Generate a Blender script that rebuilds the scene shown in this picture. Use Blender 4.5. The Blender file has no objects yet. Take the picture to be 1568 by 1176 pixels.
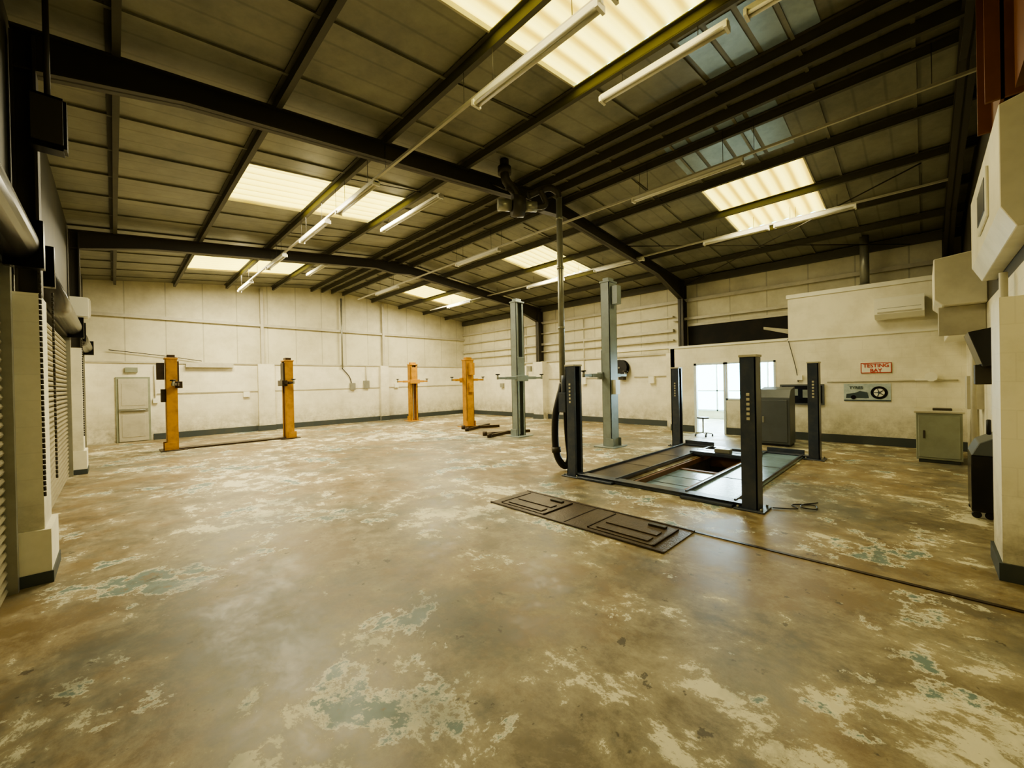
import bpy, bmesh, math, random
from mathutils import Vector, Matrix
random.seed(4)
S=bpy.context.scene
try: S.view_settings.look='AgX - Medium High Contrast'
except Exception: pass
# ------------------------------------------------------------------ materials
def srgb(c):
    return tuple([(x/12.92 if x<=.04045 else ((x+.055)/1.055)**2.4) for x in c])+(1,)
def newmat(n):
    m=bpy.data.materials.new(n);m.use_nodes=True
    nt=m.node_tree;return m,nt,nt.nodes['Principled BSDF']
def N(nt,t,**k):
    n=nt.nodes.new(t)
    for a,b in k.items(): setattr(n,a,b)
    return n
def ramp(nt,fac,stops):
    r=N(nt,'ShaderNodeValToRGB');e=r.color_ramp.elements
    while len(e)<len(stops): e.new(.5)
    for el,(p,c) in zip(e,stops):
        el.position=p;el.color=c if len(c)==4 else tuple(c)+(1,)
    nt.links.new(fac,r.inputs[0]);return r.outputs[0]
def mixc(nt,f,a,b,bt='MIX'):
    m=N(nt,'ShaderNodeMix',data_type='RGBA',blend_type=bt)
    if isinstance(f,(int,float)): m.inputs[0].default_value=f
    else: nt.links.new(f,m.inputs[0])
    for s,v in ((6,a),(7,b)):
        if isinstance(v,tuple): m.inputs[s].default_value=v
        else: nt.links.new(v,m.inputs[s])
    return m.outputs[2]
def noise(nt,vec,sc,det=4,ro=.6,dist=0):
    n=N(nt,'ShaderNodeTexNoise');n.inputs['Scale'].default_value=sc;n.inputs['Detail'].default_value=det
    n.inputs['Roughness'].default_value=ro;n.inputs['Distortion'].default_value=dist
    nt.links.new(vec,n.inputs['Vector']);return n.outputs[0]
def mat(name,col,rough=.5,metal=0,dirt=.25,dcol=(.25,.2,.12),sc=3,bump=.0):
    m,nt,p=newmat(name)
    tc=N(nt,'ShaderNodeTexCoord').outputs['Object']
    n=noise(nt,tc,sc,4,.65)
    f=ramp(nt,n,[(.42,(0,0,0)),(.75,(dirt,)*3)])
    c=mixc(nt,f,srgb(col),srgb(dcol))
    nt.links.new(c,p.inputs['Base Color'])
    p.inputs['Roughness'].default_value=rough;p.inputs['Metallic'].default_value=metal
    if bump:
        b=N(nt,'ShaderNodeBump');b.inputs['Strength'].default_value=bump;b.inputs['Distance'].default_value=.02
        nt.links.new(noise(nt,tc,sc*12,2,.6),b.inputs['Height']);nt.links.new(b.outputs[0],p.inputs['Normal'])
    return m
def wallmat(name,col,bw,bh,mort=.012,line=.75,dirt=.3,rough=.6,vertical_only=False):
    m,nt,p=newmat(name)
    tc=N(nt,'ShaderNodeTexCoord').outputs['Object']
    sp=N(nt,'ShaderNodeSeparateXYZ');nt.links.new(tc,sp.inputs[0])
    ad=N(nt,'ShaderNodeMath',operation='ADD');nt.links.new(sp.outputs[0],ad.inputs[0]);nt.links.new(sp.outputs[1],ad.inputs[1])
    cb=N(nt,'ShaderNodeCombineXYZ');nt.links.new(ad.outputs[0],cb.inputs[0]);nt.links.new(sp.outputs[2],cb.inputs[1])
    br=N(nt,'ShaderNodeTexBrick');nt.links.new(cb.outputs[0],br.inputs['Vector'])
    br.inputs['Scale'].default_value=1;br.inputs['Brick Width'].default_value=bw;br.inputs['Row Height'].default_value=bh
    br.inputs['Mortar Size'].default_value=mort;br.inputs['Mortar Smooth'].default_value=.4
    if vertical_only: br.offset=0
    c0=srgb(col)
    br.inputs['Color1'].default_value=c0;br.inputs['Color2'].default_value=tuple(x*.96 for x in c0[:3])+(1,)
    br.inputs['Mortar'].default_value=tuple(x*line for x in c0[:3])+(1,)
    n=noise(nt,tc,1.1,6,.7)
    f=ramp(nt,n,[(.42,(0,0,0)),(.8,(dirt,)*3)])
    c=mixc(nt,f,br.outputs[0],srgb((.46,.42,.3)))
    g=ramp(nt,sp.outputs[2],[(.0,(1,1,1)),(1.0,(0,0,0))])
    gm=N(nt,'ShaderNodeMath',operation='MULTIPLY');nt.links.new(g,gm.inputs[0])
    nt.links.new(ramp(nt,noise(nt,tc,3,5,.75),[(.35,(.1,.1,.1)),(.7,(1,1,1))]),gm.inputs[1])
    c=mixc(nt,gm.outputs[0],c,srgb((.48,.45,.36)))
    nt.links.new(c,p.inputs['Base Color']);p.inputs['Roughness'].default_value=rough
    return m
def emis(name,col,st,stripe=False):
    m,nt,p=newmat(name)
    p.inputs['Base Color'].default_value=srgb(col);p.inputs['Emission Color'].default_value=srgb(col)
    p.inputs['Emission Strength'].default_value=st
    if stripe:
        tc=N(nt,'ShaderNodeTexCoord').outputs['Object']
        w=N(nt,'ShaderNodeTexWave',bands_direction='Y');w.inputs['Scale'].default_value=1.27
        w.inputs['Distortion'].default_value=.3;w.inputs['Detail'].default_value=1
        nt.links.new(tc,w.inputs['Vector'])
        c0=srgb(col)
        r=ramp(nt,w.outputs[1],[(.0,tuple(x*k for x,k in zip(c0[:3],(.36,.28,.14)))),(.35,tuple(x*k for x,k in zip(c0[:3],(.85,.8,.62)))),(1,c0)])
        nt.links.new(r,p.inputs['Emission Color'])
    return m
M={}
M['white']=mat('paint_white',(.93,.91,.82),.5,0,.25,(.5,.47,.36),2)
M['clean']=mat('enamel_white',(.93,.92,.85),.35,0,.1,(.5,.45,.3),2)
M['block']=wallmat('painted_block',(.93,.91,.82),.45,.225,.006,.92,.38)
M['clad']=wallmat('lining_panels',(.86,.84,.73),1.0,50,.02,.7,.45,.55,True)
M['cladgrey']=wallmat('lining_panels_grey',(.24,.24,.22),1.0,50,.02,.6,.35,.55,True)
M['skirt']=mat('skirting_dark',(.24,.27,.27),.6,0,.4,(.32,.31,.26),4)
M['steel']=mat('steel_dark',(.24,.225,.19),.5,.1,.35,(.28,.24,.16),3)
M['purlin']=mat('purlin_galv',(.33,.32,.27),.6,0,.3,(.2,.18,.13),3)
M['rail']=mat('rail_pale',(.76,.74,.66),.5,.1,.3,(.4,.36,.28),3)
M['yellow']=mat('lift_yellow',(.74,.54,.17),.45,0,.6,(.42,.31,.14),5)
M['grease']=mat('greasy_metal',(.25,.20,.14),.4,.4,.6,(.12,.1,.08),6)
M['bluegrey']=mat('lift_blue_grey',(.54,.58,.57),.4,.1,.35,(.38,.36,.29),4)
M['navy']=mat('lift_dark_grey',(.26,.29,.35),.32,.2,.4,(.44,.44,.42),5)
M['black']=mat('rubber_black',(.08,.08,.09),.42,0,.3,(.15,.15,.14),5)
M['galv']=mat('galvanised',(.62,.62,.57),.35,.5,.3,(.4,.38,.3),5)
M['run']=mat('runway_steel',(.34,.30,.26),.34,.2,.7,(.18,.14,.10),3,.2)
M['runb']=mat('runway_worn',(.55,.66,.73),.22,.1,.6,(.30,.29,.27),1.6,.1)
M['rust']=mat('red_oxide',(.45,.26,.10),.6,0,.4,(.28,.15,.06),3)
M['plate']=mat('cover_plate',(.33,.28,.21),.4,.2,.7,(.2,.17,.12),4,.3)
M['green']=mat('cabinet_green_grey',(.58,.60,.53),.45,.1,.3,(.36,.36,.28),3)
M['dgrey']=mat('cabinet_dark',(.34,.36,.37),.45,.1,.3,(.25,.25,.22),3)
M['pitc']=mat('pit_grimy_wall',(.42,.40,.35),.6,0,.6,(.2,.18,.14),3)
M['shut']=mat('shutter_paint',(.56,.53,.43),.5,.1,.4,(.33,.3,.22),2)
M['sky']=emis('grp_skylight',(1,.945,.47),3.5,True)
M['glassy']=mat('frame_white',(.85,.9,.92),.3)
M['red']=mat('sign_red',(.75,.15,.08),.5)
M['poster']=mat('poster_blue',(.72,.77,.76),.4,0,.5,(.4,.47,.5),9)
M['ink']=mat('poster_ink',(.25,.31,.33),.4)
M['wood']=mat('timber_edge',(.46,.33,.21),.6,0,.5,(.25,.18,.1),5)
M['screen']=mat('board_black',(.05,.055,.07),.25)
M['void']=mat('void_dark',(.06,.055,.05),.8)
M['pale']=mat('sheen_blue_grey',(.60,.68,.73),.25,.1,.35,(.3,.32,.3),3)  # reflected daylight put into the colour of the ceiling patches
def ceilmat():
    m,nt,p=newmat('insulated_roof_panels')
    tc=N(nt,'ShaderNodeTexCoord').outputs['Object']
    w=N(nt,'ShaderNodeTexWave',bands_direction='Y');w.inputs['Scale'].default_value=.942;w.inputs['Distortion'].default_value=0
    nt.links.new(tc,w.inputs['Vector'])
    r=ramp(nt,w.outputs[1],[(.0,(.74,.74,.74)),(.04,(1,1,1)),(1,(1,1,1))])
    n=ramp(nt,noise(nt,tc,.9,6,.72),[(.3,srgb((.39,.39,.34))),(.7,srgb((.58,.57,.49)))])
    nt.links.new(mixc(nt,1,n,r,'MULTIPLY'),p.inputs['Base Color'])
    p.inputs['Roughness'].default_value=.4
    return m
M['ceil']=ceilmat()
def floormat():
    m,nt,p=newmat('worn_painted_concrete')
    tc=N(nt,'ShaderNodeTexCoord').outputs['Object']
    def off(v,s=(1,1,1),r=0):
        mp=N(nt,'ShaderNodeMapping');mp.inputs['Location'].default_value=v;mp.inputs['Scale'].default_value=s;mp.inputs['Rotation'].default_value=(0,0,r);nt.links.new(tc,mp.inputs[0]);return mp.outputs[0]
    big=noise(nt,off((2,0,0)),.38,3,.55)
    mid=noise(nt,off((3,1,0)),.8,7,.72)
    base=ramp(nt,mid,[(.3,srgb((.33,.31,.25))),(.5,srgb((.47,.43,.34))),(.7,srgb((.61,.57,.46)))])
    tan=ramp(nt,noise(nt,off((11,5,0)),.55,7,.72),[(.46,(0,0,0)),(.54,(.7,.7,.7))])
    c=mixc(nt,tan,base,srgb((.50,.42,.28)))
    n2=noise(nt,off((0,0,0),(1,.75,1),.4),2.6,9,.78,.2)
    s=N(nt,'ShaderNodeMath',operation='MULTIPLY_ADD');nt.links.new(big,s.inputs[0]);s.inputs[1].default_value=.62;nt.links.new(n2,s.inputs[2])
    film=ramp(nt,s.outputs[0],[(.74,(0,0,0)),(.90,(.5,.5,.5))])
    c=mixc(nt,film,c,srgb((.74,.70,.57)))
    cream=ramp(nt,s.outputs[0],[(.885,(0,0,0)),(.915,(.85,.85,.85))])
    c=mixc(nt,cream,c,srgb((.89,.87,.75)))
    n3=noise(nt,off((7.3,2.1,3)),1.1,8,.72,.2)
    ring=ramp(nt,n3,[(.575,(0,0,0)),(.59,(.75,.75,.75))])
    c=mixc(nt,ring,c,srgb((.88,.87,.77)))
    teal=ramp(nt,n3,[(.597,(0,0,0)),(.617,(.9,.9,.9))])
    c=mixc(nt,teal,c,srgb((.35,.46,.46)))
    core=ramp(nt,n3,[(.665,(0,0,0)),(.685,(.8,.8,.8))])
    c=mixc(nt,core,c,srgb((.50,.43,.30)))
    grey=ramp(nt,noise(nt,off((-9,4,1)),.5,6,.7),[(.52,(0,0,0)),(.62,(.55,.55,.55))])
    c=mixc(nt,grey,c,srgb((.33,.36,.34)))
    stain=ramp(nt,noise(nt,off((5,-7,2)),1.4,7,.75),[(.56,(0,0,0)),(.68,(.55,.55,.55))])
    c=mixc(nt,stain,c,srgb((.30,.25,.17)))
    chips=ramp(nt,noise(nt,off((-4,9,0)),6.5,4,.65),[(.645,(0,0,0)),(.68,(.75,.75,.75))])
    c=mixc(nt,chips,c,srgb((.25,.22,.17)))
    nt.links.new(c,p.inputs['Base Color'])
    rr=ramp(nt,n2,[(.35,(.34,)*3),(.65,(.58,)*3)])
    nt.links.new(rr,p.inputs['Roughness'])
    return m
M['floor']=floormat()
# ------------------------------------------------------------------ mesh builder
class B:
    def __init__(s,name): s.name=name;s.bm=bmesh.new();s.mats=[]
    def mi(s,k):
        if k not in s.mats: s.mats.append(k)
        return s.mats.index(k)
    def box(s,x0,x1,y0,y1,z0,z1,m,bev=0,mt=None):
        x0,x1=sorted((x0,x1));y0,y1=sorted((y0,y1));z0,z1=sorted((z0,z1))
        q=Matrix.Translation(((x0+x1)/2,(y0+y1)/2,(z0+z1)/2))@Matrix.Diagonal((x1-x0,y1-y0,z1-z0,1))
        if mt is not None: q=mt@q
        r=bmesh.ops.create_cube(s.bm,size=1,matrix=q)
        i=s.mi(m);fs=set(f for v in r['verts'] for f in v.link_faces)
        for f in fs: f.material_index=i
        if bev:
            es=list(set(e for v in r['verts'] for e in v.link_edges))
            rr=bmesh.ops.bevel(s.bm,geom=es,offset=bev,segments=2,affect='EDGES')
            for f in rr['faces']: f.material_index=i
        return s
    def cyl(s,a,b,r,m,seg=16,r2=None):
        a=Vector(a);b=Vector(b);d=b-a
        q=Vector((0,0,1)).rotation_difference(d).to_matrix().to_4x4()
        rr=bmesh.ops.create_cone(s.bm,cap_ends=True,segments=seg,radius1=r,radius2=r if r2 is None else r2,depth=d.length,matrix=Matrix.Translation((a+b)/2)@q)
        i=s.mi(m)
        for f in set(f for v in rr['verts'] for f in v.link_faces):
            f.material_index=i
            if len(f.verts)==4: f.smooth=True
        return s
    def tube(s,pts,r,m,seg=12,sub=6):
        P=[Vector(p) for p in pts]
        if sub>1 and len(P)>2:
            Q=[]
            for k in range(len(P)-1):
                p0=P[max(k-1,0)];p1=P[k];p2=P[k+1];p3=P[min(k+2,len(P)-1)]
                for j in range(sub):
                    t=j/sub
                    Q.append(.5*((2*p1)+(-p0+p2)*t+(2*p0-5*p1+4*p2-p3)*t*t+(-p0+3*p1-3*p2+p3)*t**3))
            Q.append(P[-1]);P=Q
        rings=[];i=s.mi(m);up=None
        for k,p in enumerate(P):
            t=(P[min(k+1,len(P)-1)]-P[max(k-1,0)]).normalized()
            if up is None:
                up=Vector((0,0,1)) if abs(t.z)<.9 else Vector((1,0,0))
            n=(up-t*up.dot(t)).normalized();up=n;bn=t.cross(n)
            rings.append([s.bm.verts.new(p+(n*math.cos(2*math.pi*j/seg)+bn*math.sin(2*math.pi*j/seg))*r) for j in range(seg)])
        for a,b in zip(rings,rings[1:]):
            for j in range(seg):
                f=s.bm.faces.new((a[j],a[(j+1)%seg],b[(j+1)%seg],b[j]));f.material_index=i;f.smooth=True
        for rg in (rings[0],rings[-1]):
            f=s.bm.faces.new(rg);f.material_index=i
        return s
    def prism(s,poly,axis,a,b,m):
        def mk(p,t):
            return {'x':(t,p[0],p[1]),'y':(p[0],t,p[1]),'z':(p[0],p[1],t)}[axis]
        A=[s.bm.verts.new(mk(p,a)) for p in poly];C=[s.bm.verts.new(mk(p,b)) for p in poly]
        i=s.mi(m);n=len(poly);fs=[s.bm.faces.new(A),s.bm.faces.new(C)]
        for j in range(n): fs.append(s.bm.faces.new((A[j],A[(j+1)%n],C[(j+1)%n],C[j])))
        for f in fs: f.material_index=i
        return s
    def quad(s,ps,m):
        f=s.bm.faces.new([s.bm.verts.new(p) for p in ps]);f.material_index=s.mi(m);return s
    def done(s,bevel=0):
        bmesh.ops.recalc_face_normals(s.bm,faces=s.bm.faces)
        me=bpy.data.meshes.new(s.name);s.bm.to_mesh(me);s.bm.free()
        for k in s.mats: me.materials.append(M[k])
        o=bpy.data.objects.new(s.name,me);S.collection.objects.link(o)
        if bevel:
            md=o.modifiers.new('bev','BEVEL');md.width=bevel;md.segments=1;md.limit_method='ANGLE'
        return o
# ------------------------------------------------------------------ dimensions
XL,XW,YN,YG=-.62,13.72,-.62,17.68
XR,ZR,SL=6.5,5.75,.104
XO=12.7
def zs(x): return ZR-SL*abs(x-XR)
F=[-.40,5.62,11.98]
SC=[2.32,8.38,14.53];SW=.87
# floor, with the inspection pit cast into it
px0,px1,py0,py1=6.0,9.45,2.5,3.36
b=B('floor')
for x0,x1,y0,y1 in ((XL-.3,px0,YN-.3,YG+.3),(px1,18,YN-.3,YG+.3),(px0,px1,YN-.3,py0),(px0,px1,py1,YG+.3)):
    b.quad([(x0,y0,0),(x1,y0,0),(x1,y1,0),(x0,y1,0)],'floor')
z=-1.3
b.quad([(px0,py0,z),(px1,py0,z),(px1,py1,z),(px0,py1,z)],'dgrey')
for q in (((px0,py0),(px1,py0)),((px1,py0),(px1,py1)),((px1,py1),(px0,py1)),((px0,py1),(px0,py0))):
    b.quad([(*q[0],z),(*q[1],z),(*q[1],0),(*q[0],0)],'pitc')
b.box(px0+.02,7.7,py0+.02,py1-.02,-.13,-.09,'runb')
for x in (6.55,7.1): b.box(x-.008,x+.008,py0+.05,py1-.05,-.09,-.085,'steel')
for y in (py0,py1-.05): b.box(px0,px1,y,y+.05,-.1,-.01,'wood')
b.box(7.7,7.8,py0+.05,py1-.05,-.16,-.07,'wood');b.box(px1-.05,px1,py0,py1,-.3,-.01,'wood')
b.done()
# ceiling
b=B('ceiling')
ys=[YN-.2]
for c in SC: ys+=[c-SW,c+SW]
ys.append(YG+.2)
for xs in ([XL-.2,1.49,4.44,XR],[XR,8.46,11.17,XW+.2]):
    for i in range(3):
        for j in range(len(ys)-1):
            if i==1 and j%2==1: continue
            x0,x1=xs[i],xs[i+1];y0,y1=ys[j],ys[j+1]
            b.quad([(x0,y0,zs(x0)),(x1,y0,zs(x1)),(x1,y1,zs(x1)),(x0,y1,zs(x0))],'ceil')
y=0.05
while y<YG:
    for xa,xb,sk in ((XL,XR,(1.49,4.44)),(XR,XW,(8.46,11.17))):
        insky=any(abs(y-c)<SW+.03 for c in SC)
        segs=[(xa,sk[0]),(sk[1],xb)] if insky else [(xa,xb)]
        for u,v in segs:
            b.prism([(u,zs(u)),(v,zs(v)),(v,zs(v)-.025),(u,zs(u)-.025)],'y',y-.02,y+.02,'ceil')
    y+=1.0
b.done()
for c in SC:
    for x0,x1 in ((1.49,4.44),(8.46,11.17)):
        b=B('skylight');n=56;pr=None
        for i in range(n+1):
            y=c-SW+2*SW*i/n;dz=.02+.022*math.cos(i/n*2*math.pi*7)
            cur=(b.bm.verts.new((x0,y,zs(x0)+dz)),b.bm.verts.new((x1,y,zs(x1)+dz)))
            if pr:
                f=b.bm.faces.new((pr[0],pr[1],cur[1],cur[0]));f.material_index=b.mi('sky')
            pr=cur
        for y in (c-SW,c+SW):
            b.prism([(x0,zs(x0)-.02),(x1,zs(x1)-.02),(x1,zs(x1)+.06),(x0,zs(x0)+.06)],'y',y-.012,y+.012,'rail')
        b.done()
# walls
HB=2.5
b=B('wall_gable')
b.box(XL-.2,XW+.2,YG,YG+.2,0,HB,'block')
b.prism([(XL-.2,HB),(XW+.2,HB),(XW+.2,zs(XW)+.05),(XR,ZR+.05),(XL-.2,zs(XL)+.05)],'y',YG+.05,YG+.2,'clad')
for x,w in ((4.15,.55),(8.97,.4)):
    b.box(x-w/2,x+w/2,YG-.14,YG,0,HB+.02,'block')
b.done()
b=B('wall_side')
oy0,oy1=1.4,5.35
b.box(XW,XW+.2,oy1,YG+.2,0,HB,'block')
b.box(XW,XW+.2,YN-.2,oy0,0,HB,'block')
b.box(XW,XW+.2,oy0,oy1,2.3,HB,'block')
b.box(XW+.05,XW+.2,YN-.2,YG+.2,HB,zs(XW)+.05,'clad')
for y in (11.98,5.85): b.box(XW-.35,XW,y-.28,y+.28,0,HB+.02,'block')
b.done()
b=B('wall_left')
segs=[(YN-.2,.35),(5.28,6.0),(11.6,12.35),(17.0,YG+.2)]
for y0,y1 in segs: b.box(XL-.2,XL,y0,y1,0,2.7,'block')
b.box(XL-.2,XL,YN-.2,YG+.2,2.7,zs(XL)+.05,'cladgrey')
for y in F[1:]:
    b.box(XL,XL+.17,y-.26,y+.28,0,HB,'block')
    b.box(XL,XL+.21,y-.30,y+.32,.1,.46,'white')
    b.box(XL,XL+.22,y-.31,y+.33,0,.1,'skirt')
b.done()
for y0,y1 in ((.35,5.28),(6.0,11.6),(12.35,17.0)):
    b=B('roller_shutter')
    z=.0
    while z<2.62:
        b.prism([(XL-.08,z),(XL-.03,z+.012),(XL-.02,z+.035),(XL-.03,z+.06),(XL-.08,z+.072)],'y',y0,y1,'shut');z+=.075
    b.box(XL-.12,XL-.10,y0,y1,0,2.7,'shut')
    b.box(XL-.10,XL+.03,y0-.02,y0+.06,0,2.7,'galv');b.box(XL-.10,XL+.03,y1-.06,y1+.02,0,2.7,'galv')
    b.cyl((XL+.05,y0+.12,2.88),(XL+.05,y1-.12,2.88),.15,'screen',24)
    b.box(XL,XL+.22,y0+.02,y0+.12,2.68,3.08,'screen');b.box(XL,XL+.22,y1-.12,y1-.02,2.68,3.08,'screen')
    b.done()
b=B('wall_near')
b.box(XL-.2,XW+.2,YN-.2,YN,0,2.62,'block')
b.prism([(XL-.2,2.62),(XW+.2,2.62),(XW+.2,zs(XW)+.05),(XR,ZR+.05),(XL-.2,zs(XL)+.05)],'y',YN-.2,YN,'steel')
b.box(5.0,5.57,YN,-.42,0,2.24,'block');b.box(4.98,5.59,YN,-.40,0,.14,'skirt')
b.done()
b=B('baseboard_gable');b.box(.9,XW,YG-.025,YG,0,.2,'skirt')
for x,w in ((4.15,.55),(8.97,.4)): b.box(x-w/2-.02,x+w/2+.02,YG-.165,YG-.14,0,.2,'skirt')
b.done()
b=B('baseboard_side');b.box(XW-.025,XW,6.15,YG,0,.2,'skirt');b.box(XW-.375,XW-.35,11.68,12.28,0,.2,'skirt');b.done()
b=B('gable_rails')
for x in (4.05,8.97): b.box(x-.05,x+.05,YG-.10,YG+.04,HB,zs(x)-.1,'rail')
b.box(XL,XW,YG-.06,YG+.04,3.95,4.05,'rail')
b.box(XL,XW,YG-.04,YG+.04,HB,HB+.05,'rail')
b.done()
b=B('wall_rails')
for z,h in ((HB,.06),(2.95,.05),(3.25,.10),(3.75,.05),(4.2,.10)):
    b.box(XW-.07,XW+.04,6.0,YG,z,z+h,'rail')
b.box(XW-.09,XW+.04,YN,YG,4.75,4.95,'purlin')
b.box(XW-.07,XW+.04,YN,6.0,4.2,4.3,'rail');b.box(XW-.07,XW+.04,YN,6.0,3.6,3.68,'rail')
b.done()
b=B('dark_recess_panel')
b.box(XW-.03,XW+.04,2.3,5.5,2.75,3.42,'void')
b.prism([(2.5,2.8),(3.3,3.05),(3.3,3.12),(2.5,2.95)],'x',XW-.06,XW-.03,'rail');b.box(XW-.06,XW-.03,2.3,5.5,3.38,3.46,'rail')
b.done()
b=B('wall_conduit')
b.tube([(7.05,YG-.08,5.4),(7.05,YG-.08,2.4)],.035,'galv',sub=1)
b.tube([(7.05,YG-.03,2.4),(7.35,YG-.03,2.05),(7.45,YG-.03,1.75)],.018,'steel')
b.tube([(1.0,YG-.03,1.5),(XW-.1,YG-.03,1.55)],.012,'rail',sub=1)
b.box(7.38,7.6,YG-.1,YG,1.45,1.75,'galv')
b.box(1.75,3.1,YG-.16,YG-.02,2.38,2.5,'rail')
b.box(3.4,3.6,YG-.08,YG,1.3,1.5,'clean');b.box(9.5,9.7,YG-.08,YG,1.5,1.7,'clean')
b.tube([(-.1,YG-.03,2.9),(1.2,YG-.03,2.75),(2.2,YG-.03,2.6)],.012,'steel')
b.tube([(.95,YG-.04,2.45),(.95,YG-.04,1.3)],.015,'rail',sub=1)
b.box(.9,1.02,YG-.08,YG,1.2,1.35,'clean');b.box(8.0,8.25,YG-.09,YG,1.5,1.85,'galv')
b.tube([(8.12,YG-.04,1.85),(8.12,YG-.04,2.5)],.015,'rail',sub=1)
b.done()
b=B('door_1')
b.box(.03,.84,YG-.04,YG,0,2.06,'green');b.box(.09,.78,YG-.07,YG-.03,.02,2.0,'rail')
b.box(.09,.78,YG-.085,YG-.06,.95,1.05,'galv');b.cyl((.15,YG-.12,1.0),(.72,YG-.12,1.0),.02,'galv')
b.box(.16,.71,YG-.078,YG-.06,.15,.85,'rail');b.box(.16,.71,YG-.078,YG-.06,1.15,1.85,'rail')
b.box(.25,.55,YG-.08,YG-.02,2.2,2.36,'green')
b.done(.004)
# ---------------- portal frames
def frame(y):
    b=B('portal_frame')
    x0,x1=XL+.02,XW-.02
    def top(x): return zs(x)-.13
    def dep(x):
        d=.27
        if x>x1-2.0: d+=.42*(x-(x1-2.0))/2.0
        if x<x0+1.2: d+=.12*((x0+1.2)-x)/1.2
        return d
    xs=[x0,x0+1.2,XR-.6,XR,XR+.6,x1-2.0,x1]
    dd=lambda x: dep(x)+(.12 if abs(x-XR)<.1 else 0)
    up=[(x,top(x)) for x in xs];lo=[(x,top(x)-dd(x)) for x in xs]
    b.prism(up+lo[::-1],'y',y-.012,y+.012,'steel')
    b.prism(up+[(x,z-.02) for x,z in up[::-1]],'y',y-.075,y+.075,'steel')
    b.prism(lo+[(x,z+.02) for x,z in lo[::-1]],'y',y-.075,y+.075,'steel')
    for xa,xb in ((x1-.32,x1),(x0,x0+.15)):
        b.box(xa,xb,y-.01,y+.01,HB,top(xa),'steel')
        b.box(xa,xa+.02,y-.085,y+.085,HB,zs(xa)-.2,'steel');b.box(xb-.02,xb,y-.085,y+.085,HB,zs(xb)-.2,'steel')
        b.box(xa,xb,y-.09,y+.09,HB,HB+.03,'steel')
    b.done()
for y in F: frame(y)
b=B('roof_purlins')
PX=[.05,1.49,2.95,4.44,5.85,7.15,8.46,9.82,11.17,12.5]
for x in PX:
    z=zs(x)-.005
    b.box(x-.008,x+.008,YN,YG,z-.13,z-.005,'purlin');b.box(x-.008,x+.055,YN,YG,z-.138,z-.125,'purlin');b.box(x-.055,x+.008,YN,YG,z-.02,z-.008,'purlin')
for x in (XR-.2,XR+.2):
    z=zs(x);b.box(x-.03,x+.03,YN,YG,z-.17,z-.01,'purlin')
b.done()
b=B('wind_bracing')
b.cyl((XW-.2,5.62,4.7),(9.9,0,5.25),.012,'steel',8);b.cyl((XW-.3,.2,4.7),(9.9,5.62,5.25),.012,'steel',8)
for x in (3.7,8.1):
    for y in (3.9,7.0,10.4,13):
        b.cyl((x-.7,y,zs(x-.7)-.13),(x+.75,y,zs(x+.75)-.06),.008,'steel',6)
b.done()
b=B('roof_painted_sheen')  # skylight reflections on the roof lining, painted as pale blue-grey strips
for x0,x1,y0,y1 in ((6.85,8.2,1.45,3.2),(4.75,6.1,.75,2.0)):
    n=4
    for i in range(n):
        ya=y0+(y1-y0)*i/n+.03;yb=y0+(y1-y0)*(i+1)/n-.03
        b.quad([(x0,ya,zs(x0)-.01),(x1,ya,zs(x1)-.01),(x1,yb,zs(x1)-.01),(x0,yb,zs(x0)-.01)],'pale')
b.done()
# ---------------- lighting trunking
def batten(x,z,y0,y1):
    b=B('fluorescent_batten')
    b.box(x-.035,x+.035,y0,y1,z,z+.05,'clean')
    for s in (-1,1): b.cyl((x+s*.03,y0+.03,z-.02),(x+s*.03,y1-.03,z-.02),.017,'clean',10)
    for y in (y0,y1-.03): b.box(x-.06,x+.06,y,y+.03,z-.045,z+.02,'clean')
    for y in (y0+.3,y1-.3): b.cyl((x,y,z+.05),(x,y,zs(x)-.02),.004,'steel',6)
    b.done()
def trunk(x,z,y0,y1,r=.018):
    b=B('lighting_trunking');b.box(x-r,x+r,y0,y1,z+.05,z+.05+2*r,'rail')
    y=y0+.4
    while y<y1: b.cyl((x,y,z+.08),(x,y,zs(x)-.05),.004,'steel',6);y+=1.9
    b.done()
trunk(2.95,4.78,-.5,15.6);trunk(7.1,5.05,-.5,16);trunk(10.5,4.98,-.4,16)
for y0,y1 in ((.1,1.75),(1.85,3.5),(5.9,7.4),(7.9,9.4),(10.6,12.1),(13.9,15.5)): batten(2.95,4.78,y0,y1)
for y0,y1 in ((-.3,1.2),(1.35,2.85),(6.4,8.75),(12.3,13.8)): batten(4.5,5.22,y0,y1)
for y0,y1 in ((1.95,3.85),(7.6,9.4),(12.8,14.4)): batten(7.1,5.05,y0,y1)
for y0,y1 in ((.9,2.3),(2.4,3.8),(5.4,7.0),(8.2,9.8),(13,14.6)): batten(10.5,4.98,y0,y1)
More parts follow.
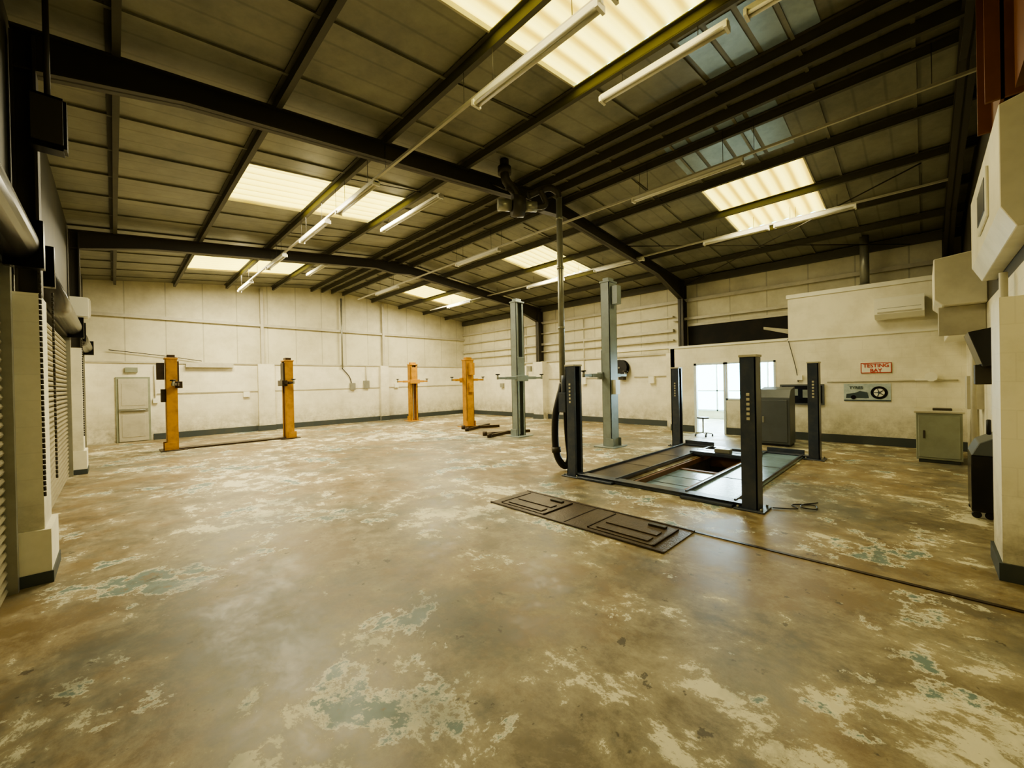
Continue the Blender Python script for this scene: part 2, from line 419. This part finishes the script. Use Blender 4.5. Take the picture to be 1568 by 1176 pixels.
# ---------------- office
b=B('wall_office')
def ow(y0,y1,z0,z1): b.box(XO,XO+.15,y0,y1,z0,z1,'block')
HO=2.60
ow(4.95,5.68,0,HO);ow(YN,2.8,0,HO);ow(2.8,4.95,2.1,HO);ow(2.8,4.05,0,1.0)
b.box(XO,XW,5.55,5.68,0,HO,'block')
b.box(XO-.03,XW,2.5,5.72,HO,HO+.06,'clean')
b.box(XO-.02,XW-.1,YN,2.5,HO,3.72,'white');b.box(XO-.05,XW-.1,YN,2.53,3.68,3.78,'clean')
b.box(XO-.03,XO,YN,2.52,HO-.02,HO+.03,'clean')
b.done()
b=B('baseboard_office');b.box(XO-.025,XO,YN,4.05,0,.2,'skirt');b.box(XO-.025,XO,4.97,5.7,0,.2,'skirt');b.done()
b=B('window_1')
for y0,y1,z0,z1 in ((2.8,4.05,1.0,1.05),(2.8,4.05,2.05,2.1),(2.8,2.85,1.0,2.1),(4.0,4.05,1.0,2.1),(3.4,3.44,1.0,2.1)):
    b.box(XO-.01,XO+.1,y0,y1,z0,z1,'glassy')
b.done()
b=B('door_2')
b.box(XO-.02,XO+.1,4.88,4.95,0,2.1,'glassy');b.box(XO-.02,XO+.1,4.06,4.95,2.04,2.1,'glassy')
b.box(XO-.02,XO+.1,4.06,4.11,0,2.1,'glassy')
b.done()
b=B('wall_lobby')
b.box(XW+.2,17.6,8.6,8.75,0,2.8,'white');b.box(XW+.2,17.6,.9,1.05,0,2.8,'white');b.box(XW,17.6,.9,8.75,2.7,2.8,'white')
b.box(17.5,17.6,.9,8.75,0,.3,'white')
b.done()
b=B('window_2')
for y in (1.08,2.2,3.3,4.1,4.9,5.9,6.8,7.6,8.5): b.box(17.45,17.55,y-.03,y+.03,.3,2.7,'glassy')
for z in (.3,1.1,2.2,2.63): b.box(17.45,17.55,1.0,8.6,z,z+.06,'glassy')
b.done()
b=B('testing_bay_sign')
b.box(XO-.02,XO,.52,1.06,1.69,1.93,'clean')
for y0,y1,z0,z1 in ((.52,1.06,1.69,1.705),(.52,1.06,1.915,1.93),(.52,.535,1.69,1.93),(1.045,1.06,1.69,1.93)): b.box(XO-.024,XO-.018,y0,y1,z0,z1,'red')
sg=b.done()
def text(t,y,z,sz,m,par):
    cu=bpy.data.curves.new('lettering','FONT');cu.body=t;cu.size=sz;cu.align_x='CENTER';cu.extrude=.001;cu.offset=.002;cu.materials.append(M[m])
    o=bpy.data.objects.new('lettering',cu);S.collection.objects.link(o);o.parent=par
    o.matrix_world=Matrix.Translation((XO-.026,y,z))@Matrix(((0,0,-1,0),(-1,0,0,0),(0,1,0,0),(0,0,0,1)))
text('TESTING',.79,1.825,.115,'red',sg);text('BAY',.79,1.712,.115,'red',sg)
# tyre poster
b=B('tyre_poster');b.box(XO-.015,XO,.54,1.38,1.03,1.44,'poster')
b.box(XO-.02,XO-.014,.54,1.38,1.03,1.06,'ink')
b.cyl((XO-.022,.74,1.23),(XO-.014,.74,1.23),.15,'screen',32);b.cyl((XO-.025,.74,1.23),(XO-.014,.74,1.23),.095,'clean',32)
b.cyl((XO-.028,.74,1.23),(XO-.014,.74,1.23),.03,'ink')
for k in range(5):
    a=k*2*math.pi/5;b.cyl((XO-.027,.74,1.23),(XO-.027,.74+.09*math.cos(a),1.23+.09*math.sin(a)),.01,'ink',6)
b.prism([(.92,1.10),(.95,1.24),(1.08,1.27),(1.18,1.22),(1.33,1.20),(1.34,1.10)],'x',XO-.02,XO-.014,'ink')
b.cyl((XO-.022,1.2,1.12),(XO-.014,1.2,1.12),.05,'screen')
ps=b.done();text('TYRES',1.15,1.32,.09,'ink',ps)
b=B('notice_board');b.box(XO-.05,XO,1.76,2.7,.92,1.44,'dgrey');b.box(XO-.055,XO-.045,1.8,2.66,.96,1.40,'screen')
b.box(XO-.065,XO-.05,1.9,2.2,1.1,1.3,'bluegrey');b.box(XO-.065,XO-.05,2.3,2.5,1.15,1.32,'bluegrey');b.done()
b=B('office_conduit');b.tube([(XO-.02,1.7,1.5),(XO-.02,-.5,1.5)],.015,'rail',sub=1)
b.tube([(XO-.02,2.5,2.6),(XO-.02,2.35,1.9),(XO-.02,2.3,1.5)],.008,'black')
b.box(XO-.08,XO,2.2,2.32,1.55,1.67,'clean')
b.cyl((XO-.12,-.1,1.58),(XO,-.1,1.58),.1,'clean',20,.05);b.box(XO-.05,XO,-.2,.15,1.5,1.54,'clean')
b.done()
b=B('air_conditioner')
b.prism([(XO-.40,3.0),(XO-.40,3.3),(XO-.34,3.37),(XO-.05,3.37),(XO-.05,2.90),(XO-.30,2.90)],'y',-.02,.78,'clean')
b.box(XO-.41,XO-.395,.03,.73,3.02,3.05,'rail');b.box(XO-.405,XO-.395,.03,.73,3.12,3.125,'dgrey');b.done(.01)
b=B('flue_pipe');b.cyl((13.2,1.0,3.78),(13.2,1.0,zs(13.2)),.09,'galv',20);b.cyl((13.2,1.0,3.78),(13.2,1.0,3.88),.12,'galv',20);b.done()
b=B('extraction_housing')
b.prism([(YN,2.75),(-.50,2.75),(-.42,2.92),(-.42,3.70),(YN,3.76)],'x',4.87,7.5,'white')
b.box(5.6,6.4,-.42,-.40,3.05,3.5,'clean');b.box(5.68,6.32,-.405,-.395,3.12,3.43,'black')
b.done(.01)
b=B('shutter_hood')
b.prism([(YN,2.62),(-.2,2.62),(-.11,2.72),(-.11,3.3),(YN,3.36)],'x',8.5,9.9,'white');b.box(8.7,8.75,YN,-.15,2.2,2.62,'rail')
b.done(.01)
b=B('wall_duct');b.box(9.9,12.5,YN,-.3,2.3,2.6,'clean');b.done(.01)
b=B('oxide_column')
b.box(4.95,5.6,-.46,-.44,3.78,5.25,'rust');b.box(4.95,4.98,YN,-.36,3.78,5.25,'rust');b.box(5.57,5.6,YN,-.36,3.78,5.25,'rust');b.box(3.0,4.86,YN,-.5,3.78,5.1,'rust');b.done()
b=B('wall_monitor');b.prism([(YN,1.75),(-.5,1.72),(-.38,2.15),(YN,2.2)],'x',7.5,8.3,'screen');b.box(7.8,8.0,YN,-.45,1.5,1.75,'steel');b.done(.006)
b=B('wall_pipes')
for x,y in ((6.2,-.55),(8.9,-.5),(9.4,-.55)): b.cyl((x,y,.3),(x,y,2.62),.03,'rail',10)
b.box(6.4,6.7,YN,-.5,1.2,1.5,'clean');b.box(9.2,9.6,YN,-.45,1.1,1.6,'rail');b.done()
b=B('emissions_analyser')
b.box(6.9,7.45,YN+.03,-.36,.08,.72,'screen');b.prism([(YN+.03,.72),(-.36,.72),(-.42,.86),(YN+.03,.96)],'x',6.88,7.47,'dgrey')
b.box(6.885,6.9,-.55,-.42,.74,.82,'clean');b.cyl((7.0,-.5,.95),(7.0,-.5,1.12),.02,'black')
for x in (6.95,7.4): b.cyl((x,-.5,0.04),(x+.03,-.5,.04),.04,'black')
for x in (6.95,7.4): b.cyl((x,-.4,0.04),(x+.03,-.4,.04),.04,'black')
b.done(.008)
b=B('storage_cabinet')
b.box(10.75,11.75,-.47,.12,.06,.92,'green');b.box(10.72,11.78,-.5,.15,.92,.96,'rail');b.box(10.78,11.72,-.44,.09,0,.06,'skirt')
b.box(10.735,10.75,-.44,.09,.1,.88,'green');b.box(10.72,10.735,.0,.03,.45,.6,'steel')
b.box(10.9,11.1,-.35,-.1,.96,1.0,'steel')
b.done(.006)
b=B('control_cabinet')
b.box(11.2,11.75,2.2,2.85,.05,1.15,'dgrey');b.prism([(11.2,1.15),(11.75,1.15),(11.75,1.4),(11.35,1.34)],'y',2.2,2.85,'dgrey')
b.box(11.18,11.2,2.25,2.8,.1,1.1,'dgrey');b.box(11.165,11.18,2.72,2.76,.55,.7,'galv');b.box(11.22,11.73,2.22,2.83,0,.05,'black')
b.done(.008)
b=B('workshop_stool')
cx,cy=12.0,4.45
for a in range(5):
    an=a*2*math.pi/5;b.cyl((cx,cy,.1),(cx+.24*math.cos(an),cy+.24*math.sin(an),.07),.015,'galv',8);b.cyl((cx+.24*math.cos(an),cy+.24*math.sin(an)-.015,.03),(cx+.24*math.cos(an),cy+.24*math.sin(an)+.015,.03),.03,'black',12)
b.cyl((cx,cy,.08),(cx,cy,.5),.02,'galv');b.cyl((cx,cy,.5),(cx,cy,.54),.16,'black',24)
b.done()
# ---------------- four post lift
b=B('four_post_lift')
X0,X1,Y0,Y1,H=5.69,9.87,1.53,4.27,1.9
def post(x,y,sy):
    w=.11
    b.box(x-.17,x+.17,y-.17,y+.17,0,.02,'navy')
    b.box(x-w,x+w,y+sy*.07,y+sy*.09,.02,H,'navy');b.box(x-w,x-w+.02,y-sy*.08,y+sy*.09,.02,H,'navy');b.box(x+w-.02,x+w,y-sy*.08,y+sy*.09,.02,H,'navy')
    b.box(x-w,x-w+.05,y-sy*.09,y-sy*.075,.02,H,'navy');b.box(x+w-.05,x+w,y-sy*.09,y-sy*.075,.02,H,'navy')
    b.box(x-w-.01,x+w+.01,y-.1,y+.1,H,H+.03,'rail')
    b.box(x-.02,x+.02,y-.01,y+.03,.05,H,'galv')
    for k in range(12): b.box(x-.035,x+.035,y-.015,y+.035,.2+k*.13,.25+k*.13,'steel')
    for k in range(4):
        b.cyl((x+(-.13 if k%2 else .13),y+(-.13 if k//2 else .13),.02),(x+(-.13 if k%2 else .13),y+(-.13 if k//2 else .13),.05),.014,'galv',8)
for x in (X0,X1):
    post(x,Y0,-1);post(x,Y1,1)
    b.box(x-.07,x+.07,Y0-.05,Y1+.05,.01,.06,'navy');b.box(x-.09,x+.09,Y0+.05,Y1-.05,.06,.068,'navy')
for (y0,y1,m) in ((1.72,2.38,'runb'),(3.46,4.12,'run')):
    b.box(X0+.02,X1+.1,y0,y1,.008,.045,m)
    b.box(X0+.02,X1+.1,y0,y0+.03,.045,.08,'navy');b.box(X0+.02,X1+.1,y1-.03,y1,.045,.08,'navy')
    b.box(X0-.16,X0-.02,y0,y1,.005,.035,'navy')
    b.box(X1+.08,X1+.12,y0,y1,.04,.15,'navy')
    for x in (7.0,8.3): b.box(x-.01,x+.01,y0+.03,y1-.03,.045,.05,'steel')
b.box(8.75,8.98,2.3,3.54,.03,.11,'navy',bev=.01);b.box(8.78,8.95,2.75,3.05,.11,.2,'galv',bev=.01)
b.box(9.15,9.3,2.3,3.54,.03,.09,'navy')
b.box(X0-.12,X0+.12,Y1+.09,Y1+.25,1.1,1.45,'navy',bev=.01);b.cyl((X0,Y1+.17,1.45),(X0,Y1+.17,1.75),.08,'navy',20)
for k in range(6):
    zz=1.12+k*.06
    b.box(X0-.116,X0-.108,Y0-.018,Y0+.018,zz,zz+.035,'rail');b.box(X0-.116,X0-.108,Y1-.018,Y1+.018,zz+.15,zz+.185,'rail')
    b.box(X1-.116,X1-.108,Y0-.018,Y0+.018,zz+.1,zz+.135,'rail');b.box(X1-.116,X1-.108,Y1-.018,Y1+.018,zz+.1,zz+.135,'rail')
b.done(.003)
b=B('floor_cable')
b.tube([(5.85,1.35,.012),(6.0,1.12,.012),(6.15,1.2,.012),(6.3,1.0,.012),(6.12,.95,.012),(6.05,1.08,.024),(6.25,1.1,.012),(6.45,.98,.012)],.007,'black')
b.done()
b=B('brake_tester_cover')
cx0,cx1,cy0,cy1=3.66,4.42,1.74,4.2
b.box(cx0,cx1,cy0,cy1,0,.012,'plate')
for y0,y1 in ((1.88,2.65),(3.3,4.05)):
    b.box(cx0+.08,cx1-.1,y0,y1,.012,.022,'plate')
    b.box(cx0+.13,cx0+.25,y0+.08,y1-.08,.022,.035,'plate');b.box(cx0+.32,cx0+.44,y0+.08,y1-.08,.022,.035,'plate')
    for y in (y0,y1): b.box(cx0+.08,cx1-.1,y-.01,y+.01,.012,.03,'grease')
    b.box(cx1-.2,cx1-.14,y0+.1,y0+.3,.022,.045,'steel')
b.box(cx0,cx0+.03,cy0,cy1,.012,.02,'grease');b.box(cx1-.03,cx1,cy0,cy1,.012,.02,'grease')
b.box(cx0,cx1,2.95,2.97,.012,.018,'grease')
b.done(.003)
b=B('trim_floor_channel');b.box(4.40,4.44,YN,1.74,0,.008,'grease');b.done()
# ---------------- exhaust extraction
b=B('exhaust_extractor')
px,py=5.88,4.66
b.cyl((px,py,1.62),(px,py,5.0),.055,'galv',20)
for z in (2.6,3.7,4.6): b.cyl((px,py,z),(px,py,z+.05),.065,'galv',20)
b.tube([(px,py,5.0),(px-.04,py+.02,5.12),(px-.2,py+.1,5.16),(px-.5,py+.3,5.0)],.06,'steel',16)
c=Vector((5.25,5.1,4.82))
b.cyl(c+Vector((-.09,.06,0)),c+Vector((.09,-.06,0)),.19,'steel',28);b.cyl(c+Vector((.09,-.06,0)),c+Vector((.28,-.2,0)),.09,'galv',20)
b.cyl(c+Vector((-.1,.07,0)),c+Vector((-.3,.21,0)),.10,'galv',20)
b.tube([c+Vector((0,0,.15)),c+Vector((-.1,.05,.32)),c+Vector((-.25,.05,.42)),c+Vector((-.27,.05,.75))],.08,'steel',16)
b.cyl(c+Vector((-.27,.05,.5)),c+Vector((-.27,.05,.62)),.12,'steel',20)
b.tube([c+Vector((.26,-.18,0)),c+Vector((.42,-.3,.05)),(px-.35,py+.15,5.1)],.05,'steel',16)
b.box(c.x-.3,c.x+.35,c.y-.02,c.y+.02,c.z+.2,c.z+.24,'steel');b.cyl(c+Vector((-.25,0,.2)),c+Vector((-.25,.45,.5)),.015,'steel');b.cyl(c+Vector((.3,0,.2)),c+Vector((.3,.45,.6)),.015,'steel')
b.done()
b=B('exhaust_hose')
b.tube([(px,py,1.60),(px-.02,py+.01,1.5),(px-.06,py+.05,1.3),(px-.1,py+.1,1.0),(px-.1,py+.12,.6),(px-.08,py+.1,.3),(px-.02,py+.03,.12),(px+.06,py-.02,.1),(px+.1,py-.06,.25),(px+.07,py-.05,.6),(px+.05,py-.04,1.1),(px+.03,py-.03,1.35)],.065,'black',14,8)
b.cyl((px-.09,py+.1,.34),(px-.09,py+.11,.44),.085,'steel')
b.done()
# ---------------- two post lifts
def twopost(name,ca,cb,H,w,m,armz,armm,beam='none',splay=.6,al=1.0):
    b=B(name);A=Vector((*ca,0));C=Vector((*cb,0));motor=True
    for o,t in ((A,C),(C,A)):
        d=(t-o).normalized();s=Vector((-d.y,d.x,0));an=math.atan2(d.y,d.x)
        T=Matrix.Translation(o)@Matrix.Rotation(an,4,'Z')
        def lb(u0,u1,v0,v1,z0,z1,mm): b.box(u0,u1,v0,v1,z0,z1,mm,mt=T)
        h=w/2
        lb(-.28,.28,-.32,.32,0,.025,armm)
        lb(-.14,-.12,-h,h,.02,H,m);lb(-.14,.10,-h,-h+.025,.02,H,m);lb(-.14,.10,h-.025,h,.02,H,m)
        lb(.085,.10,-h,-h+.08,.02,H,m);lb(.085,.10,h-.08,h,.02,H,m)
        lb(-.16,.12,-h-.02,h+.02,H,H+.04,m);lb(-.10,.06,-h+.05,h-.05,H+.04,H+.12,armm)
        lb(-.02,.02,-.02,.02,.05,H,'galv')
        lb(-.10,.14,-h+.03,h-.03,armz-.05,armz+.65,armm)
        lb(.05,.2,-h-.06,h+.06,armz-.08,armz+.1,armm)
        for sg in (-1,1):
            lb(-.2,.05,sg*(h+.01)-.008,sg*(h+.01)+.008,.02,.22,m)
            base=o+d*.12+s*(sg*(h-.02))
            dirn=(d*math.cos(splay*2)+s*sg*math.sin(splay*2)).normalized()
            z=Vector((0,0,armz+.02))
            for (a0,a1,hw) in ((0,al*.6,.055),(al*.45,al,.04)):
                p=base+z
                b.box(a0,a1,-hw,hw,-hw*.8,hw*.8,armm,mt=Matrix.Translation(p)@Matrix.Rotation(math.atan2(dirn.y,dirn.x),4,'Z'))
            e=base+dirn*al+z
            b.cyl(e+Vector((0,0,-.04)),e+Vector((0,0,.09)),.03,'galv',12);b.cyl(e+Vector((0,0,.09)),e+Vector((0,0,.12)),.065,'black',16)
        if motor:
            lb(-.32,-.16,-.09,.09,H-.55,H-.1,armm)
            lb(-.24,-.14,-.1,.1,1.3,1.65,'clean' if m=='bluegrey' else armm)
            motor=False
    if beam=='floor':
        d=(C-A).normalized();b.box(0,(C-A).length,-.16,.16,.005,.05,armm,mt=Matrix.Translation(A)@Matrix.Rotation(math.atan2(d.y,d.x),4,'Z'))
    b.done(.004)
twopost('two_post_lift',(1.125,14.3),(3.95,14.3),2.45,.36,'yellow',1.75,'grease','floor',.95,.45)
twopost('two_post_lift',(9.58,12.15),(9.58,16.1),2.5,.36,'yellow',1.75,'yellow','none',.9,.6)
twopost('two_post_lift',(8.8,5.5),(8.8,8.67),4.05,.34,'bluegrey',1.75,'bluegrey','none',.8,.8)
b=B('lift_base_frame')
for (x0,y0,x1,y1) in ((8.0,9.15,9.6,9.5),(8.2,9.6,9.7,9.1),(8.6,11.0,10.2,11.7),(8.9,11.6,10.1,11.0)):
    d=Vector((x1-x0,y1-y0,0));b.box(0,d.length,-.05,.05,.005,.09,'grease',mt=Matrix.Translation((x0,y0,0))@Matrix.Rotation(math.atan2(d.y,d.x),4,'Z'))
    b.cyl((x0,y0,0),(x0,y0,.13),.07,'grease')
b.done()
b=B('hose_reel')
b.cyl((XW-.28,7.95,2.1),(XW-.1,7.95,2.1),.16,'steel',28)
for x in (XW-.3,XW-.1): b.cyl((x-.015,7.95,2.1),(x+.015,7.95,2.1),.3,'black',32)
b.box(XW-.2,XW,7.85,8.05,1.65,1.85,'steel');b.cyl((XW-.35,7.95,2.1),(XW,7.95,2.1),.03,'galv')
b.done()
b=B('switch_boxes')
for y,z,w,h,m in ((12.9,1.95,.3,.45,'clean'),(12.3,2.1,.2,.25,'galv'),(9.6,1.5,.2,.3,'clean'),(6.7,1.5,.2,.25,'clean'),(14.5,1.4,.2,.2,'galv')):
    k=.35 if abs(y-12.1)<.3 else 0
    b.box(XW-.12-k,XW-k,y,y+w,z,z+h,m)
b.tube([(XW-.04,6.2,1.75),(XW-.04,7.5,1.75)],.015,'rail',sub=1);b.tube([(XW-.04,8.4,1.75),(XW-.04,11.6,1.75)],.015,'rail',sub=1)
b.tube([(XW-.05,9.7,1.6),(XW-.05,9.7,4.2)],.02,'rail',sub=1);b.tube([(XW-.05,13.05,2.3),(XW-.05,13.05,4.2)],.03,'rail',sub=1)
b.done()
b=B('wall_heater');b.box(-.47,-.25,5.12,5.3,3.7,4.15,'screen',bev=.02);b.box(-.45,-.27,5.10,5.12,3.74,4.11,'steel');b.cyl((-.36,5.2,4.15),(-.36,5.2,zs(-.36)),.02,'steel');b.done()
b=B('speaker_box');b.box(XL+.01,XL+.3,11.62,11.88,3.1,3.5,'clean',bev=.02);b.box(XL+.3,XL+.31,11.65,11.85,3.14,3.46,'rail');b.done()
b=B('shutter_chain')
for y in (5.2,6.2,11.5):
    z=2.65
    while z>.8:
        b.cyl((XL+.19,y,z),(XL+.19,y+.012,z-.035),.010,'steel',6);z-=.045
b.done()
# ------------------------------------------------------------------ light
w=bpy.data.worlds.new('world');S.world=w;w.use_nodes=True
bg=w.node_tree.nodes['Background'];bg.inputs[0].default_value=(.38,.82,.95,1);bg.inputs[1].default_value=13
def area(name,loc,dirv,sx,sy,pw,col):
    l=bpy.data.lights.new(name,'AREA');l.shape='RECTANGLE';l.size=sx;l.size_y=sy;l.energy=pw;l.color=col
    o=bpy.data.objects.new(name,l);S.collection.objects.link(o);o.location=loc
    o.rotation_euler=Vector(dirv).to_track_quat('-Z','Y').to_euler();return o
area('daylight_window',(18.2,4.3,2.0),(-1,-.15,-.15),6,2.2,1500,(.75,.92,1))
for c,pl,pr_ in ((SC[0],38,85),(SC[1],390,300),(SC[2],520,420)):
    for x0,x1,pw in ((1.49,4.44,pl),(8.46,11.17,pr_)):
        xm=(x0+x1)/2
        o=area('skylight_daylight',(xm,c,zs(xm)-.17),(0,0,-1),x1-x0-.1,2*SW-.1,pw,(1,.90,.63))
        o.rotation_euler=(0,math.atan(SL)*(-1 if xm<XR else 1),0)
# ------------------------------------------------------------------ camera
f,yaw,pit,rol=620.34,math.radians(44.488),math.radians(-.273),math.radians(1.165)
R=Vector((math.cos(yaw),-math.sin(yaw),0));F0=Vector((math.sin(yaw),math.cos(yaw),0));Z=Vector((0,0,1))
Fw=F0*math.cos(pit)+Z*math.sin(pit);D=-(Z*math.cos(pit)-F0*math.sin(pit))
Ri=R*math.cos(rol)+D*math.sin(rol);Di=D*math.cos(rol)-R*math.sin(rol)
cam=bpy.data.cameras.new('camera');co=bpy.data.objects.new('camera',cam);S.collection.objects.link(co)
m=Matrix((Ri,-Di,-Fw)).transposed().to_4x4();m.translation=Vector((0,0,1.65));co.matrix_world=m
cam.sensor_width=36;cam.lens=f/1568*36;cam.clip_start=.05;cam.clip_end=200
S.camera=co
